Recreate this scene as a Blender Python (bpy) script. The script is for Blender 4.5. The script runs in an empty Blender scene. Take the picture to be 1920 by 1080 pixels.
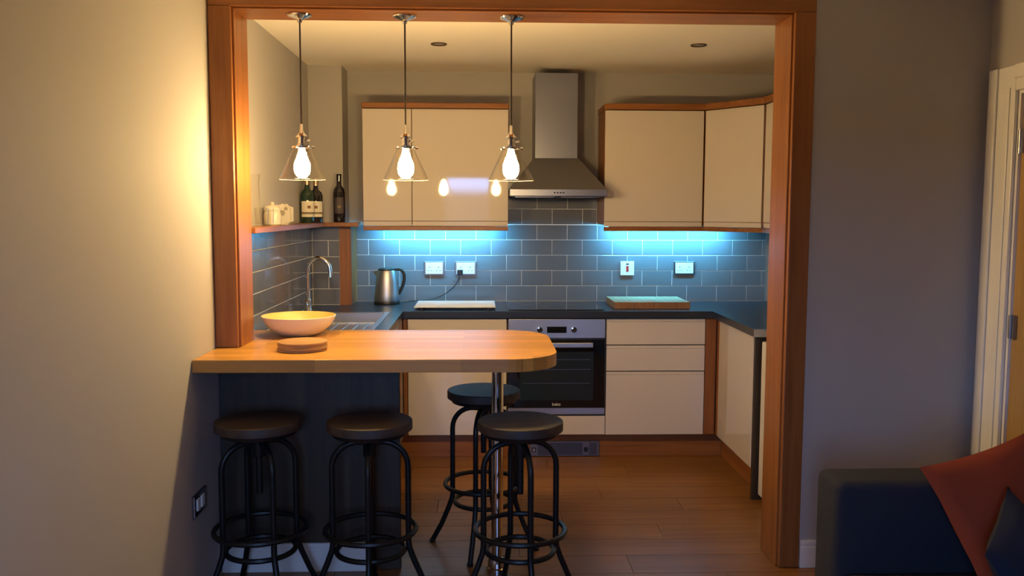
import bpy, bmesh, math, random
from mathutils import Vector, Matrix
random.seed(7)
S = bpy.context.scene
COL = S.collection
PI = math.pi

# ------------------------------------------------------------------ camera
H, YAW, PITCH, ROLL, FPX = 1.508, 0.0353, 0.0872, 0.0034, 1647.7
fwd = Vector((math.sin(YAW)*math.cos(PITCH), math.cos(YAW)*math.cos(PITCH), -math.sin(PITCH)))
rgt = Vector((math.cos(YAW), -math.sin(YAW), 0)); upv = rgt.cross(fwd)
cr = rgt*math.cos(ROLL) + upv*math.sin(ROLL); cu = upv*math.cos(ROLL) - rgt*math.sin(ROLL)
cd = bpy.data.cameras.new('camera'); cam = bpy.data.objects.new('camera', cd); COL.objects.link(cam)
cam.matrix_world = Matrix(((cr.x, cu.x, -fwd.x, 0), (cr.y, cu.y, -fwd.y, 0), (cr.z, cu.z, -fwd.z, H), (0, 0, 0, 1)))
cd.sensor_width = 36; cd.sensor_fit = 'HORIZONTAL'; cd.lens = FPX/1920*36; cd.clip_start = .02
S.camera = cam

# ------------------------------------------------------------------ dusk sky, window portal, exposure
SKY_STRENGTH = 24.0
BULB_STRENGTH = 350.0
LED_STRENGTH = 125.0
w = bpy.data.worlds.new('dusk_sky'); S.world = w; w.use_nodes = True
bg = w.node_tree.nodes['Background']; bg.inputs[1].default_value = SKY_STRENGTH
_n, _l = w.node_tree.nodes, w.node_tree.links          # even dusk sky above the roofs across the street, dark land below
_tc = _n.new('ShaderNodeTexCoord'); _sx = _n.new('ShaderNodeSeparateXYZ'); _rp = _n.new('ShaderNodeValToRGB')
_l.new(_tc.outputs['Generated'], _sx.inputs[0]); _l.new(_sx.outputs['Z'], _rp.inputs[0]); _l.new(_rp.outputs[0], bg.inputs[0])
_rp.color_ramp.elements[0].position = .018; _rp.color_ramp.elements[0].color = (.030, .036, .055, 1)
_rp.color_ramp.elements[1].position = .026; _rp.color_ramp.elements[1].color = (.27, .48, 1.0, 1)
WX0, WX1, WZ0, WZ1, WY = -.52, .14, .85, 1.98, -.65      # the living room window behind the camera
pl = bpy.data.lights.new('window_portal', 'AREA'); pl.shape = 'RECTANGLE'; pl.size = WX1-WX0; pl.size_y = WZ1-WZ0
pl.cycles.is_portal = True
po = bpy.data.objects.new('window_portal', pl); COL.objects.link(po)
po.location = ((WX0+WX1)/2, WY-.06, (WZ0+WZ1)/2); po.rotation_euler = (PI/2, 0, 0)
S.view_settings.view_transform = 'Standard'; S.view_settings.look = 'None'
S.cycles.transparent_max_bounces = 32
S.view_settings.exposure = 0.0; S.view_settings.gamma = 1.0; S.view_settings.use_curve_mapping = False

# ------------------------------------------------------------------ materials
M = {}
def new_mat(name):
    m = bpy.data.materials.new(name); m.use_nodes = True; M[name] = m
    return m, m.node_tree.nodes, m.node_tree.links, m.node_tree.nodes['Principled BSDF']
def plain(name, col, rough=.5, metal=0, coat=0, bump=0, bscale=200, var=0, spec=.5):
    m, n, l, p = new_mat(name)
    p.inputs['Base Color'].default_value = (*col, 1); p.inputs['Roughness'].default_value = rough
    p.inputs['Metallic'].default_value = metal; p.inputs['Coat Weight'].default_value = coat
    p.inputs['Coat Roughness'].default_value = .03; p.inputs['Specular IOR Level'].default_value = spec
    tc = n.new('ShaderNodeTexCoord')
    nz = n.new('ShaderNodeTexNoise'); nz.inputs['Scale'].default_value = bscale; nz.inputs['Detail'].default_value = 3
    l.new(tc.outputs['Object'], nz.inputs['Vector'])
    if bump:
        b = n.new('ShaderNodeBump'); b.inputs['Strength'].default_value = bump; b.inputs['Distance'].default_value = .002
        l.new(nz.outputs['Fac'], b.inputs['Height']); l.new(b.outputs[0], p.inputs['Normal'])
    if var:
        oi = n.new('ShaderNodeObjectInfo'); hs = n.new('ShaderNodeHueSaturation')
        mr = n.new('ShaderNodeMapRange'); mr.inputs[3].default_value = 1-var; mr.inputs[4].default_value = 1+var
        l.new(oi.outputs['Random'], mr.inputs[0]); l.new(mr.outputs[0], hs.inputs['Value'])
        hs.inputs['Color'].default_value = (*col, 1); l.new(hs.outputs[0], p.inputs['Base Color'])
    return m
def wood(name, c1, c2, axis='x', rough=.45, scale=1.0, var=0.0, coat=0, stave=0):
    m, n, l, p = new_mat(name)
    tc = n.new('ShaderNodeTexCoord'); mp = n.new('ShaderNodeMapping')
    sc = {'x': (1.2, 22, 22), 'y': (22, 1.2, 22), 'z': (22, 22, 1.2)}[axis]
    mp.inputs['Scale'].default_value = [s*scale for s in sc]
    l.new(tc.outputs['Object'], mp.inputs['Vector'])
    oi = n.new('ShaderNodeObjectInfo')
    add = n.new('ShaderNodeVectorMath'); add.operation = 'ADD'
    mul = n.new('ShaderNodeMath'); mul.operation = 'MULTIPLY'; mul.inputs[1].default_value = 37
    l.new(oi.outputs['Random'], mul.inputs[0]); l.new(mp.outputs[0], add.inputs[0]); l.new(mul.outputs[0], add.inputs[1])
    nz = n.new('ShaderNodeTexNoise'); nz.inputs['Scale'].default_value = 1.3; nz.inputs['Detail'].default_value = 7
    nz.inputs['Roughness'].default_value = .62; nz.inputs['Distortion'].default_value = .6
    l.new(add.outputs[0], nz.inputs['Vector'])
    cr_ = n.new('ShaderNodeValToRGB'); cr_.color_ramp.elements[0].position = .3; cr_.color_ramp.elements[1].position = .72
    cr_.color_ramp.elements[0].color = (*c1, 1); cr_.color_ramp.elements[1].color = (*c2, 1)
    l.new(nz.outputs['Fac'], cr_.inputs[0])
    out = cr_.outputs[0]
    if stave:      # glued staves of a block top: a tone of its own for each strip
        mp2 = n.new('ShaderNodeMapping'); l.new(tc.outputs['Object'], mp2.inputs['Vector'])
        bt = n.new('ShaderNodeTexBrick'); bt.inputs['Scale'].default_value = 1
        bt.inputs['Brick Width'].default_value = .55; bt.inputs['Row Height'].default_value = stave
        bt.inputs['Mortar Size'].default_value = .0006; bt.inputs['Color1'].default_value = (.68, .66, .62, 1)
        bt.inputs['Color2'].default_value = (1.08, 1.06, 1.02, 1); bt.inputs['Mortar'].default_value = (.6, .55, .5, 1)
        l.new(mp2.outputs[0], bt.inputs['Vector'])
        mx = n.new('ShaderNodeMix'); mx.data_type = 'RGBA'; mx.blend_type = 'MULTIPLY'; mx.inputs[0].default_value = 1
        l.new(out, mx.inputs[6]); l.new(bt.outputs[0], mx.inputs[7]); out = mx.outputs[2]
    if var:
        hs = n.new('ShaderNodeHueSaturation'); mr = n.new('ShaderNodeMapRange')
        mr.inputs[3].default_value = 1-var; mr.inputs[4].default_value = 1+var
        l.new(oi.outputs['Random'], mr.inputs[0]); l.new(mr.outputs[0], hs.inputs['Value']); l.new(out, hs.inputs['Color'])
        out = hs.outputs[0]
    l.new(out, p.inputs['Base Color']); p.inputs['Roughness'].default_value = rough; p.inputs['Coat Weight'].default_value = coat
    b = n.new('ShaderNodeBump'); b.inputs['Strength'].default_value = .12; b.inputs['Distance'].default_value = .001
    l.new(nz.outputs['Fac'], b.inputs['Height']); l.new(b.outputs[0], p.inputs['Normal'])
    return m
def emit(name, col, strength):
    m, n, l, p = new_mat(name)
    n.remove(p); e = n.new('ShaderNodeEmission'); e.inputs[0].default_value = (*col, 1); e.inputs[1].default_value = strength
    l.new(e.outputs[0], n['Material Output'].inputs[0]); return m
def thin_glass(name, tint=(1, 1, 1), refl=1.0, cap=.22):
    m, n, l, p = new_mat(name); n.remove(p)
    t = n.new('ShaderNodeBsdfTransparent'); t.inputs[0].default_value = (*tint, 1)
    g = n.new('ShaderNodeBsdfGlossy'); g.inputs['Roughness'].default_value = .02
    fr = n.new('ShaderNodeLayerWeight'); fr.inputs[0].default_value = .12
    mu = n.new('ShaderNodeMath'); mu.operation = 'MULTIPLY'; mu.inputs[1].default_value = refl; mu.use_clamp = True
    mx = n.new('ShaderNodeMixShader'); l.new(fr.outputs['Fresnel'], mu.inputs[0])
    mn = n.new('ShaderNodeMath'); mn.operation = 'MINIMUM'; mn.inputs[1].default_value = cap; l.new(mu.outputs[0], mn.inputs[0]); l.new(mn.outputs[0], mx.inputs[0])
    l.new(t.outputs[0], mx.inputs[1]); l.new(g.outputs[0], mx.inputs[2]); l.new(mx.outputs[0], n['Material Output'].inputs[0])
    return m

plain('paint', (.42, .40, .395), .75, bump=.08, bscale=160)
plain('bounce_cut_paint', (.14, .14, .15), .8, bump=.08)  # dark tone invented for the unseen window wall, to cut warm bounce light
plain('ceiling_paint', (.90, .86, .78), .8, bump=.05)
plain('white_gloss', (.78, .77, .75), .3)
wood('oak_z', (.20, .066, .014), (.34, .130, .034), 'z', .38)
wood('oak_x', (.20, .066, .014), (.34, .130, .034), 'x', .38)
wood('oak_y', (.20, .066, .014), (.34, .130, .034), 'y', .38)
wood('oak_panel', (.022, .013, .007), (.060, .038, .021), 'z', .5, .55)
wood('bar_oak', (.53, .25, .055), (.68, .365, .09), 'x', .34, .8, stave=.062)
wood('floor_oak', (.155, .062, .014), (.28, .125, .032), 'x', .36, .6, var=.07)
plain('floor_base', (.05, .03, .02), .8)
plain('cream', (.64, .58, .54), .035)
plain('carcass', (.10, .065, .04), .5)
plain('tile', (.150, .154, .172), .13, var=.05, coat=.2)
plain('grout', (.85, .85, .83), .85)
plain('worktop', (.022, .026, .036), .3, bump=.1, bscale=900)
plain('steel', (.52, .53, .58), .4, 1)
plain('hood_steel', (.27, .28, .35), .36, 1)
plain('steel_dark', (.29, .29, .33), .34, 1)
plain('chrome', (.82, .82, .84), .07, 1)
plain('black_glass', (.006, .007, .01), .045, coat=.5)
plain('oven_window', (.014, .024, .040), .09)  # blue lift in the colour stands in for daylight reflected in the glass
plain('black_plastic', (.012, .012, .014), .4)
plain('black_metal', (.012, .0125, .014), .38, .4)
wood('seat_wood', (.020, .013, .010), (.058, .038, .029), 'x', .6, .8)
plain('white_plastic', (.85, .85, .83), .3)
plain('red_plastic', (.6, .03, .03), .3)
plain('cork', (.42, .235, .10), .9, bump=.6, bscale=350)
plain('ceramic_white', (.50, .46, .39), .25)
plain('flower_glaze', (.27, .24, .19), .3)
plain('bowl_inside', (.72, .52, .16), .4)
plain('bowl_outside', (.78, .74, .68), .35)
plain('green_bottle', (.012, .035, .022), .06, coat=.5)
plain('dark_bottle', (.012, .010, .016), .06, coat=.5)
plain('paper_label', (.72, .66, .52), .7)
plain('label_print', (.25, .10, .05), .7)
plain('label_dark', (.07, .055, .07), .6)
plain('label_stripe', (.22, .15, .08), .6)
plain('foil', (.45, .30, .22), .3, .7)
wood('board_top', (.36, .30, .17), (.54, .46, .28), 'y', .6, .6)
wood('board_side', (.17, .075, .035), (.33, .17, .08), 'z', .6, .8)
plain('sofa_fabric', (.016, .019, .032), .9, bump=.5, bscale=700)
plain('rust_fabric', (.25, .034, .009), .85, bump=.5, bscale=700)
plain('navy_fabric', (.010, .016, .040), .9, bump=.5, bscale=700)
wood('door_oak', (.33, .20, .06), (.48, .30, .10), 'z', .45)
plain('bronze', (.10, .07, .05), .35, .8)
plain('cable', (.035, .022, .018), .6)
plain('socket_hole', (.02, .02, .02), .6)
thin_glass('clear_glass', (.985, .98, .97), 1.0)
plain('glass_edge', (.22, .19, .15), .1, spec=.8)
thin_glass('window_glass', (.97, .98, .98), 1.0)
thin_glass('tumbler_glass', (.985, .98, .965), 1.4, .35)
emit('bulb_glow', (1, .68, .28), BULB_STRENGTH)
emit('led_glow', (.11, .60, 1.0), LED_STRENGTH)

# ------------------------------------------------------------------ mesh helpers
def box(bm, x0, x1, y0, y1, z0, z1, bev=0, seg=1):
    r = bmesh.ops.create_cube(bm, size=1)
    vs = r['verts']
    for v in vs:
        v.co = Vector((x0+(v.co.x+.5)*(x1-x0), y0+(v.co.y+.5)*(y1-y0), z0+(v.co.z+.5)*(z1-z0)))
    if bev:
        es = list({e for v in vs for e in v.link_edges})
        bmesh.ops.bevel(bm, geom=es, offset=bev, segments=seg, affect='EDGES', profile=.5)
    return bm
def B(*a, bev=0, seg=1): return box(bmesh.new(), *a, bev=bev, seg=seg)
def lathe(bm, prof, cx=0, cy=0, n=32, cap0=True, cap1=True):
    rings = []
    for r, z in prof:
        rings.append([bm.verts.new((cx+r*math.cos(2*PI*i/n), cy+r*math.sin(2*PI*i/n), z)) for i in range(n)])
    for a, b in zip(rings, rings[1:]):
        for i in range(n):
            bm.faces.new((a[i], a[(i+1) % n], b[(i+1) % n], b[i]))
    if cap0: bm.faces.new(rings[0][::-1])
    if cap1: bm.faces.new(rings[-1])
    return bm
def La(prof, cx=0, cy=0, n=32, **k): return lathe(bmesh.new(), prof, cx, cy, n, **k)
def smooth_path(pts, k=6):
    P = [Vector(p) for p in pts]; out = []
    for i in range(len(P)-1):
        a = P[max(i-1, 0)]; b = P[i]; c = P[i+1]; d = P[min(i+2, len(P)-1)]
        for j in range(k):
            t = j/k
            out.append(.5*((2*b)+(c-a)*t+(2*a-5*b+4*c-d)*t*t+(3*b-a-3*c+d)*t**3))
    out.append(P[-1]); return out
def tube(bm, pts, r, n=10, closed=False, caps=True):
    P = [Vector(p) for p in pts]; m = len(P); rings = []
    t0 = (P[1]-P[0]).normalized()
    nrm = t0.orthogonal().normalized(); prev = t0
    for i in range(m):
        if closed: t = (P[(i+1) % m]-P[i-1]).normalized()
        else: t = (P[min(i+1, m-1)]-P[max(i-1, 0)]).normalized()
        nrm = (prev.rotation_difference(t) @ nrm).normalized(); nrm = (nrm-t*nrm.dot(t)).normalized(); prev = t
        bi = t.cross(nrm); rr = r[i] if isinstance(r, (list, tuple)) else r
        rings.append([bm.verts.new(P[i]+rr*(math.cos(2*PI*k/n)*nrm+math.sin(2*PI*k/n)*bi)) for k in range(n)])
    seq = list(zip(rings, rings[1:])) + ([(rings[-1], rings[0])] if closed else [])
    for a, b in seq:
        for k in range(n): bm.faces.new((a[k], a[(k+1) % n], b[(k+1) % n], b[k]))
    if not closed and caps: bm.faces.new(rings[0][::-1]); bm.faces.new(rings[-1])
    return bm
def T(pts, r, n=10, **k): return tube(bmesh.new(), pts, r, n, **k)
def prism(bm, poly, z0, z1, bev=0, seg=2):
    lo = [bm.verts.new((x, y, z0)) for x, y in poly]; hi = [bm.verts.new((x, y, z1)) for x, y in poly]
    n = len(poly); f1 = bm.faces.new(lo[::-1]); f2 = bm.faces.new(hi)
    for i in range(n): bm.faces.new((lo[i], lo[(i+1) % n], hi[(i+1) % n], hi[i]))
    if bev: bmesh.ops.bevel(bm, geom=list(f1.edges)+list(f2.edges), offset=bev, segments=seg, affect='EDGES', profile=.5)
    return bm
def disc_y(bm, cx, cz, r, y0, y1, n=20):      # a round plug whose axis runs along y
    tube(bm, [(cx, y0, cz), (cx, y1, cz)], r, n); return bm
def mesh_from(name, bm, smooth):
    bmesh.ops.recalc_face_normals(bm, faces=bm.faces)
    me = bpy.data.meshes.new(name); bm.to_mesh(me); bm.free()
    if smooth:
        for f in me.polygons: f.use_smooth = True
        try: me.set_sharp_from_angle(angle=math.radians(38))
        except Exception: pass
    return me
def root_loc(o):
    while o.parent: o = o.parent
    return o.location.copy()
def obj(name, bm, mat, parent=None, smooth=False, local=False, base=True):
    me = mesh_from(name, bm, smooth); me.materials.append(M[mat])
    o = bpy.data.objects.new(name, me); COL.objects.link(o)
    if parent is not None:
        o.parent = parent
        if not local: me.transform(Matrix.Translation(-root_loc(parent)))
    elif base:
        xs = [v.co for v in me.vertices]
        c = Vector(((min(v.x for v in xs)+max(v.x for v in xs))/2, (min(v.y for v in xs)+max(v.y for v in xs))/2, min(v.z for v in xs)))
        me.transform(Matrix.Translation(-c)); o.location = c
    return o
def tag(o, label, cat, group=None):
    o['label'] = label; o['category'] = cat
    if group: o['group'] = group
    return o
def thing(name, label, cat, loc=(0, 0, 0), group=None, rz=0):
    o = bpy.data.objects.new(name, None); COL.objects.link(o); o.location = loc; o.rotation_euler = (0, 0, rz)
    o.empty_display_size = .05
    return tag(o, label, cat, group)
def struct(name, bm, mat, label=None, base=False):
    o = obj(name, bm, mat, base=base); o['kind'] = 'structure'
    if label: o['label'] = label
    return o
def sthing(name, label, loc=(0, 0, 0)):
    o = bpy.data.objects.new(name, None); COL.objects.link(o); o.location = loc; o['kind'] = 'structure'; o['label'] = label
    return o
def dup(root, loc, label=None, rz=None):
    def cp(o, par):
        c = o.copy(); COL.objects.link(c); c.parent = par
        for ch in list(o.children): cp(ch, c)
        return c
    r = cp(root, None); r.location = loc
    if rz is not None: r.rotation_euler = (0, 0, rz)
    if label: r['label'] = label
    return r

# ------------------------------------------------------------------ room shell
XL, XRL, XRK = -1.08, 2.08, 1.97           # left wall, living right wall, kitchen right wall
F0, F1, YB, ZC = 3.584, 3.80, 5.847, 2.41  # dividing wall front / back, kitchen back wall, ceiling
floor = struct('floor', B(XL-.1, XRL+.1, WY-.1, YB+.1, -.06, -.012), 'floor_base', 'warm oak laminate plank floor through living room and kitchen')
pm = {}
def plank(x0, x1, y0, y1):
    key = (round(x1-x0, 3), round(y1-y0, 3))
    if key not in pm:
        bm = bmesh.new(); lx, ly = key
        v = [bm.verts.new(c) for c in ((0, 0, -.012), (lx, 0, -.012), (lx, ly, -.012), (0, ly, -.012))]
        e = .0008
        t = [bm.verts.new(c) for c in ((e, e, 0), (lx-e, e, 0), (lx-e, ly-e, 0), (e, ly-e, 0))]
        bm.faces.new(t)
        for i in range(4): bm.faces.new((v[i], v[(i+1) % 4], t[(i+1) % 4], t[i]))
        me = mesh_from('plank', bm, False); me.materials.append(M['floor_oak']); pm[key] = me
    o = bpy.data.objects.new('plank', pm[key]); COL.objects.link(o); o.parent = floor; o.location = (x0, y0, 0)
y, i = YB-.002, 0
while y > WY+.01:
    y0 = max(y-.192, WY); x = XL; off = (0, .47, .86, .23, .68)[i % 5]
    cuts = [XL]+[XL+off+1.25*k for k in range(-1, 4) if XL+.05 < XL+off+1.25*k < XRL-.05]+[XRL]
    for a, b in zip(cuts, cuts[1:]): plank(a, b-.0006, y0, y-.0006)
    y -= .192; i += 1
struct('ceiling', B(XL-.1, XRL+.1, WY-.1, YB+.1, ZC, ZC+.1), 'ceiling_paint')
wall_left = struct('wall_left', B(XL-.1, XL, WY-.1, YB+.1, -.012, ZC), 'paint')
wall_back = struct('wall_back', B(XL, XRK+.2, YB, YB+.1, -.012, ZC), 'paint')
struct('wall_right', B(XRK, XRK+.1, F1, YB, -.012, ZC), 'paint')
# dividing wall to the right of the oak opening
struct('wall_divider', B(1.342, XRL, F0+.004, F1, 0, ZC), 'paint')
# living room right wall with door opening (oak door, closed)
DY1, DY0, DZ = 3.385, 2.585, 1.985
bm = bmesh.new()
box(bm, XRL, XRL+.1, DY1, F1, 0, ZC); box(bm, XRL, XRL+.1, WY-.1, DY0, 0, ZC); box(bm, XRL, XRL+.1, DY0, DY1, DZ, ZC)
struct('wall_living_right', bm, 'paint')
bm = bmesh.new()
box(bm, XL, WX0, WY-.1, WY, 0, ZC); box(bm, WX1, XRL, WY-.1, WY, 0, ZC)
box(bm, WX0, WX1, WY-.1, WY, 0, WZ0); box(bm, WX0, WX1, WY-.1, WY, WZ1, ZC)
struct('wall_window', bm, 'bounce_cut_paint')
win = sthing('window_1', 'white framed window behind the viewer', ((WX0+WX1)/2, WY, WZ0))
bm = bmesh.new()
for a in ((WX0, WX0+.04, WZ0, WZ1), (WX1-.04, WX1, WZ0, WZ1), (WX0+.04, WX1-.04, WZ0, WZ0+.04), (WX0+.04, WX1-.04, WZ1-.04, WZ1)):
    box(bm, a[0], a[1], WY-.08, WY-.03, a[2], a[3])
obj('window_frame', bm, 'white_gloss', win)
obj('pane', B(WX0+.04, WX1-.04, WY-.06, WY-.056, WZ0+.04, WZ1-.04), 'window_glass', win)
obj('window_sill', B(WX0-.04, WX1+.04, WY+.001, WY+.10, WZ0-.03, WZ0-.002, bev=.004), 'white_gloss', win)
# pipe boxing in the back left corner
BX, BY = -.870, 5.61
boxing = struct('wall_boxing', B(XL, BX, BY, YB, .0, ZC), 'paint')
# oak lined opening
fr = sthing('trim_1', 'orange oak lining and casing around the kitchen opening', (.13, F0, 0))
PXL, PXR, LZ, BARZ = -.98, 1.257, 2.303, .95
obj('lining_post', B(-1.078, PXL, F0+.016, F1, BARZ+.001, LZ, bev=.002), 'oak_z', fr)
obj('lining_post', B(PXR, 1.341, F0+.016, F1, 0.001, LZ, bev=.002), 'oak_z', fr)
obj('lining_head', B(-1.078, 1.341, F0+.016, F1, LZ, ZC-.001, bev=.002), 'oak_x', fr)
obj('casing_post', B(-1.078, PXL-.008, F0-.006, F0+.016, BARZ+.001, LZ+.008, bev=.004, seg=2), 'oak_z', fr)
obj('casing_post', B(PXR+.008, 1.352, F0-.006, F0+.016, 0.001, LZ+.008, bev=.004, seg=2), 'oak_z', fr)
obj('casing_head', B(-1.078, 1.352, F0-.006, F0+.016, LZ+.008, ZC-.001, bev=.004, seg=2), 'oak_x', fr)
# skirting boards
def skirting(name, prof_dir, a, b, face, z=.12):
    bm = bmesh.new()
    if prof_dir == 'y':
        box(bm, a, b, face-.016, face, 0, z-.028, bev=.002); box(bm, a, b, face-.012, face, z-.028, z-.018)
        box(bm, a, b, face-.015, face, z-.018, z, bev=.003)
    else:
        s = prof_dir
        x0, x1 = sorted((face, face+s*.016)); box(bm, x0, x1, a, b, 0, z-.028, bev=.002)
        x0, x1 = sorted((face, face+s*.012)); box(bm, x0, x1, a, b, z-.028, z-.018)
        x0, x1 = sorted((face, face+s*.015)); box(bm, x0, x1, a, b, z-.018, z, bev=.003)
    return struct(name, bm, 'white_gloss')
skirting('baseboard_divider', 'y', 1.354, XRL-.024, F0+.004)
skirting('baseboard_left', 1, WY, 3.02, XL)
skirting('baseboard_right', -1, WY, DY0-.14, XRL)
# door in the living room right wall
dr = sthing('door_1', 'closed oak veneer door with white moulded casing', (XRL, (DY0+DY1)/2, 0))
obj('door_leaf', B(XRL+.012, XRL+.05, DY0+.02, DY1-.02, .006, DZ-.02), 'door_oak', dr)
bm = bmesh.new()
box(bm, XRL-.0, XRL+.1, DY1-.018, DY1, 0, DZ); box(bm, XRL, XRL+.1, DY0, DY0+.018, 0, DZ); box(bm, XRL, XRL+.1, DY0+.018, DY1-.018, DZ-.018, DZ)
obj('jamb', bm, 'white_gloss', dr)
for side, (a, b) in enumerate(((DY1-.004, DY1+.165), (DY0-.12, DY0+.004))):
    c = obj('casing', B(XRL-.016, XRL-.001, a, b, 0, DZ+.094, bev=.004, seg=2), 'white_gloss', dr)
    e = b if side == 0 else a
    lo, hi = (b-.055, b) if side == 0 else (a, a+.055)
    obj('moulding', B(XRL-.026, XRL-.016, lo, hi, 0, DZ+.094, bev=.005, seg=2), 'white_gloss', c)
    lo, hi = (a+.03, a+.06) if side == 0 else (b-.06, b-.03)
    obj('moulding', B(XRL-.021, XRL-.016, lo, hi, 0, DZ+.01, bev=.003, seg=2), 'white_gloss', c)
hd = obj('casing_head', B(XRL-.016, XRL-.001, DY0+.004, DY1-.004, DZ-.006, DZ+.094, bev=.004, seg=2), 'white_gloss', dr)
obj('moulding', B(XRL-.026, XRL-.016, DY0+.004, DY1-.004, DZ+.04, DZ+.094, bev=.005, seg=2), 'white_gloss', hd)
for z in (.24, 1.063, 1.783):
    hb = bmesh.new(); box(hb, XRL-.006, XRL+.012, DY1-.052, DY1-.018, z-.045, z+.045, bev=.002)
    tube(hb, [(XRL-.006, DY1-.035, z-.047), (XRL-.006, DY1-.035, z+.047)], .006, 10)
    h_ = obj('hinge', hb, 'steel_dark', dr)
hb = bmesh.new(); tube(hb, [(XRL+.012, DY0+.08, 1.0), (XRL-.04, DY0+.08, 1.0), (XRL-.04, DY0+.20, 1.0)], .009, 10)
obj('door_handle', hb, 'steel', dr)

# ------------------------------------------------------------------ wall tiles, each one a piece
tm = {}
def tile_mesh(wd, ht):
    key = (round(wd, 3), round(ht, 3))
    if key not in tm:
        bm = bmesh.new(); x1, z1 = key; e = .0018
        A = [bm.verts.new(c) for c in ((0, 0, 0), (x1, 0, 0), (x1, 0, z1), (0, 0, z1))]
        Bv = [bm.verts.new(c) for c in ((0, -.0012, 0), (x1, -.0012, 0), (x1, -.0012, z1), (0, -.0012, z1))]
        C = [bm.verts.new(c) for c in ((e, -.0022, e), (x1-e, -.0022, e), (x1-e, -.0022, z1-e), (e, -.0022, z1-e))]
        for P, Q in ((A, Bv), (Bv, C)):
            for i in range(4): bm.faces.new((P[i], P[(i+1) % 4], Q[(i+1) % 4], Q[i]))
        bm.faces.new(C)
        me = mesh_from('tile', bm, False); me.materials.append(M['tile']); tm[key] = me
    return tm[key]
def tile_at(parent, a, z, wd, ht, y=None, x=None):
    if wd < .006 or ht < .006: return
    o = bpy.data.objects.new('tile', tile_mesh(wd, ht)); COL.objects.link(o); o.parent = parent
    if y is not None: o.location = (a, y, z)
    else: o.location = (x, a+wd, z); o.rotation_euler = (0, 0, -PI/2)     # faces -y turned to face +x ...
    return o
ZT, TP, TH, G = .911, .202, .102, .0032
def tile_rows(parent, lo, hi, rows, phase, plane, axis, ztop=9):
    for k in rows:
        z0 = ZT+k*TH+G/2; ht = min(TH-G, ztop-z0)
        st = phase+(TP/2 if k % 2 else 0)
        n0 = math.floor((lo-st)/TP)-1
        for n in range(n0, n0+60):
            a0 = max(lo, st+n*TP+G/2); a1 = min(hi, st+(n+1)*TP-G/2)
            if a1-a0 < .008: continue
            if axis == 'y': tile_at(parent, a0, z0, a1-a0, ht, y=plane)
            else:
                o = tile_at(parent, a0, z0, a1-a0, ht, x=plane)
                o.rotation_euler = (0, 0, PI/2); o.location = (plane, a0, z0)
X0 = -.4379
GP = YB-.0105
obj('grout', B(-.822, 1.912, GP, YB-.0002, .872, 1.418), 'grout', wall_back)
obj('grout', B(.172, .768, GP, YB-.0002, 1.4182, 1.73), 'grout', wall_back)
tile_rows(wall_back, -.820, 1.910, range(0, 5), X0, GP, 'y', 1.417)
tile_rows(wall_back, .172, .766, range(5, 8), X0, GP, 'y')
obj('grout', B(XL+.0002, XL+.0105, 3.81, BY-.0002, .872, 1.408), 'grout', wall_left)
# left wall: tiles face +x
tile_rows(wall_left, 3.81, BY-.002, range(0, 5), BY-.002-.202*9, XL+.0105, 'x', 1.407)
obj('grout', B(XL, BX-.026, BY-.0105, BY-.0002, .872, 1.408), 'grout', boxing)
tile_rows(boxing, XL+.0145, BX-.028, range(0, 5), -1.0665, BY-.0105, 'y', 1.407)

# ------------------------------------------------------------------ worktop and base cabinets
WT0, WT1 = .870, .910
YF = 5.225                     # front edge of the back worktop run
SX0, SX1, SY0, SY1 = -1.005, -.548, 4.225, 5.150   # sink cut-out
bm = bmesh.new()
wl = XL+.0145
box(bm, wl, -.465, SY1, 5.60, WT0, WT1); box(bm, wl, SX0, 4.118, SY1, WT0, WT1); box(bm, SX1, -.465, 4.118, SY1, WT0, WT1)
box(bm, SX0, SX1, 4.118, SY0, WT0, WT1); box(bm, -.82, -.465, 5.60, YB-.016, WT0, WT1)
box(bm, -.465, 1.397, YF, YB-.016, WT0, WT1); box(bm, 1.397, XRK-.002, 4.42, YB-.016, WT0, WT1)
bmesh.ops.remove_doubles(bm, verts=bm.verts, dist=.0004)
wt = thing('worktop', 'black laminate worktop running round the kitchen in a U', 'worktop', (.4, 5.5, WT0))
obj('worktop_slab', bm, 'worktop', wt)
o = obj('end_trim', B(1.397, XRK-.002, 4.414, 4.4198, WT0, WT1), 'steel', wt); o['label'] = 'pale metal end strip'

DF, DT = 5.245, .019           # door front plane, door thickness
CB = YB-.03
def cabinet(name, label, x0, x1, group='cream base cabinets under the black worktop', z0=.15, z1=.868):
    t = thing(name, label, 'cabinet', ((x0+x1)/2, DF, z0), group)
    bm = bmesh.new(); p = .016
    box(bm, x0, x0+p, DF+DT+.002, CB, z0, z1); box(bm, x1-p, x1, DF+DT+.002, CB, z0, z1)
    box(bm, x0+p, x1-p, DF+DT+.002, CB, z0, z0+p); box(bm, x0+p, x1-p, CB-.008, CB, z0+p, z1)
    box(bm, x0+p, x1-p, DF+DT+.002, DF+DT+.09, z1-p, z1)
    obj('carcass', bm, 'carcass', t)
    return t
c = cabinet('base_cabinet', 'cream gloss base cabinet with one plain door between oven and sink corner', -.441, .155)
obj('door', B(-.4395, .1535, DF, DF+DT, .152, .862, bev=.0025, seg=2), 'cream', c)
obj('corner_post', B(-.466, -.443, DF+.004, DF+.06, .15, .868), 'oak_z', c)
c = cabinet('drawer_cabinet', 'cream gloss base cabinet with three stacked drawers beside the oven', .757, 1.361)
for a, b in ((.705, .862), (.544, .699), (.150, .538)):
    d = obj('drawer', B(.7585, 1.3595, DF, DF+DT, a, b-.018, bev=.002, seg=2), 'cream', c)
    obj('finger_rail', B(.7585, 1.3595, DF+.003, DF+DT, b-.0178, b, bev=.002), 'cream', d)
obj('corner_post', B(1.363, 1.428, DF+.003, DF+.05, .15, .868), 'oak_z', c)
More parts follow.
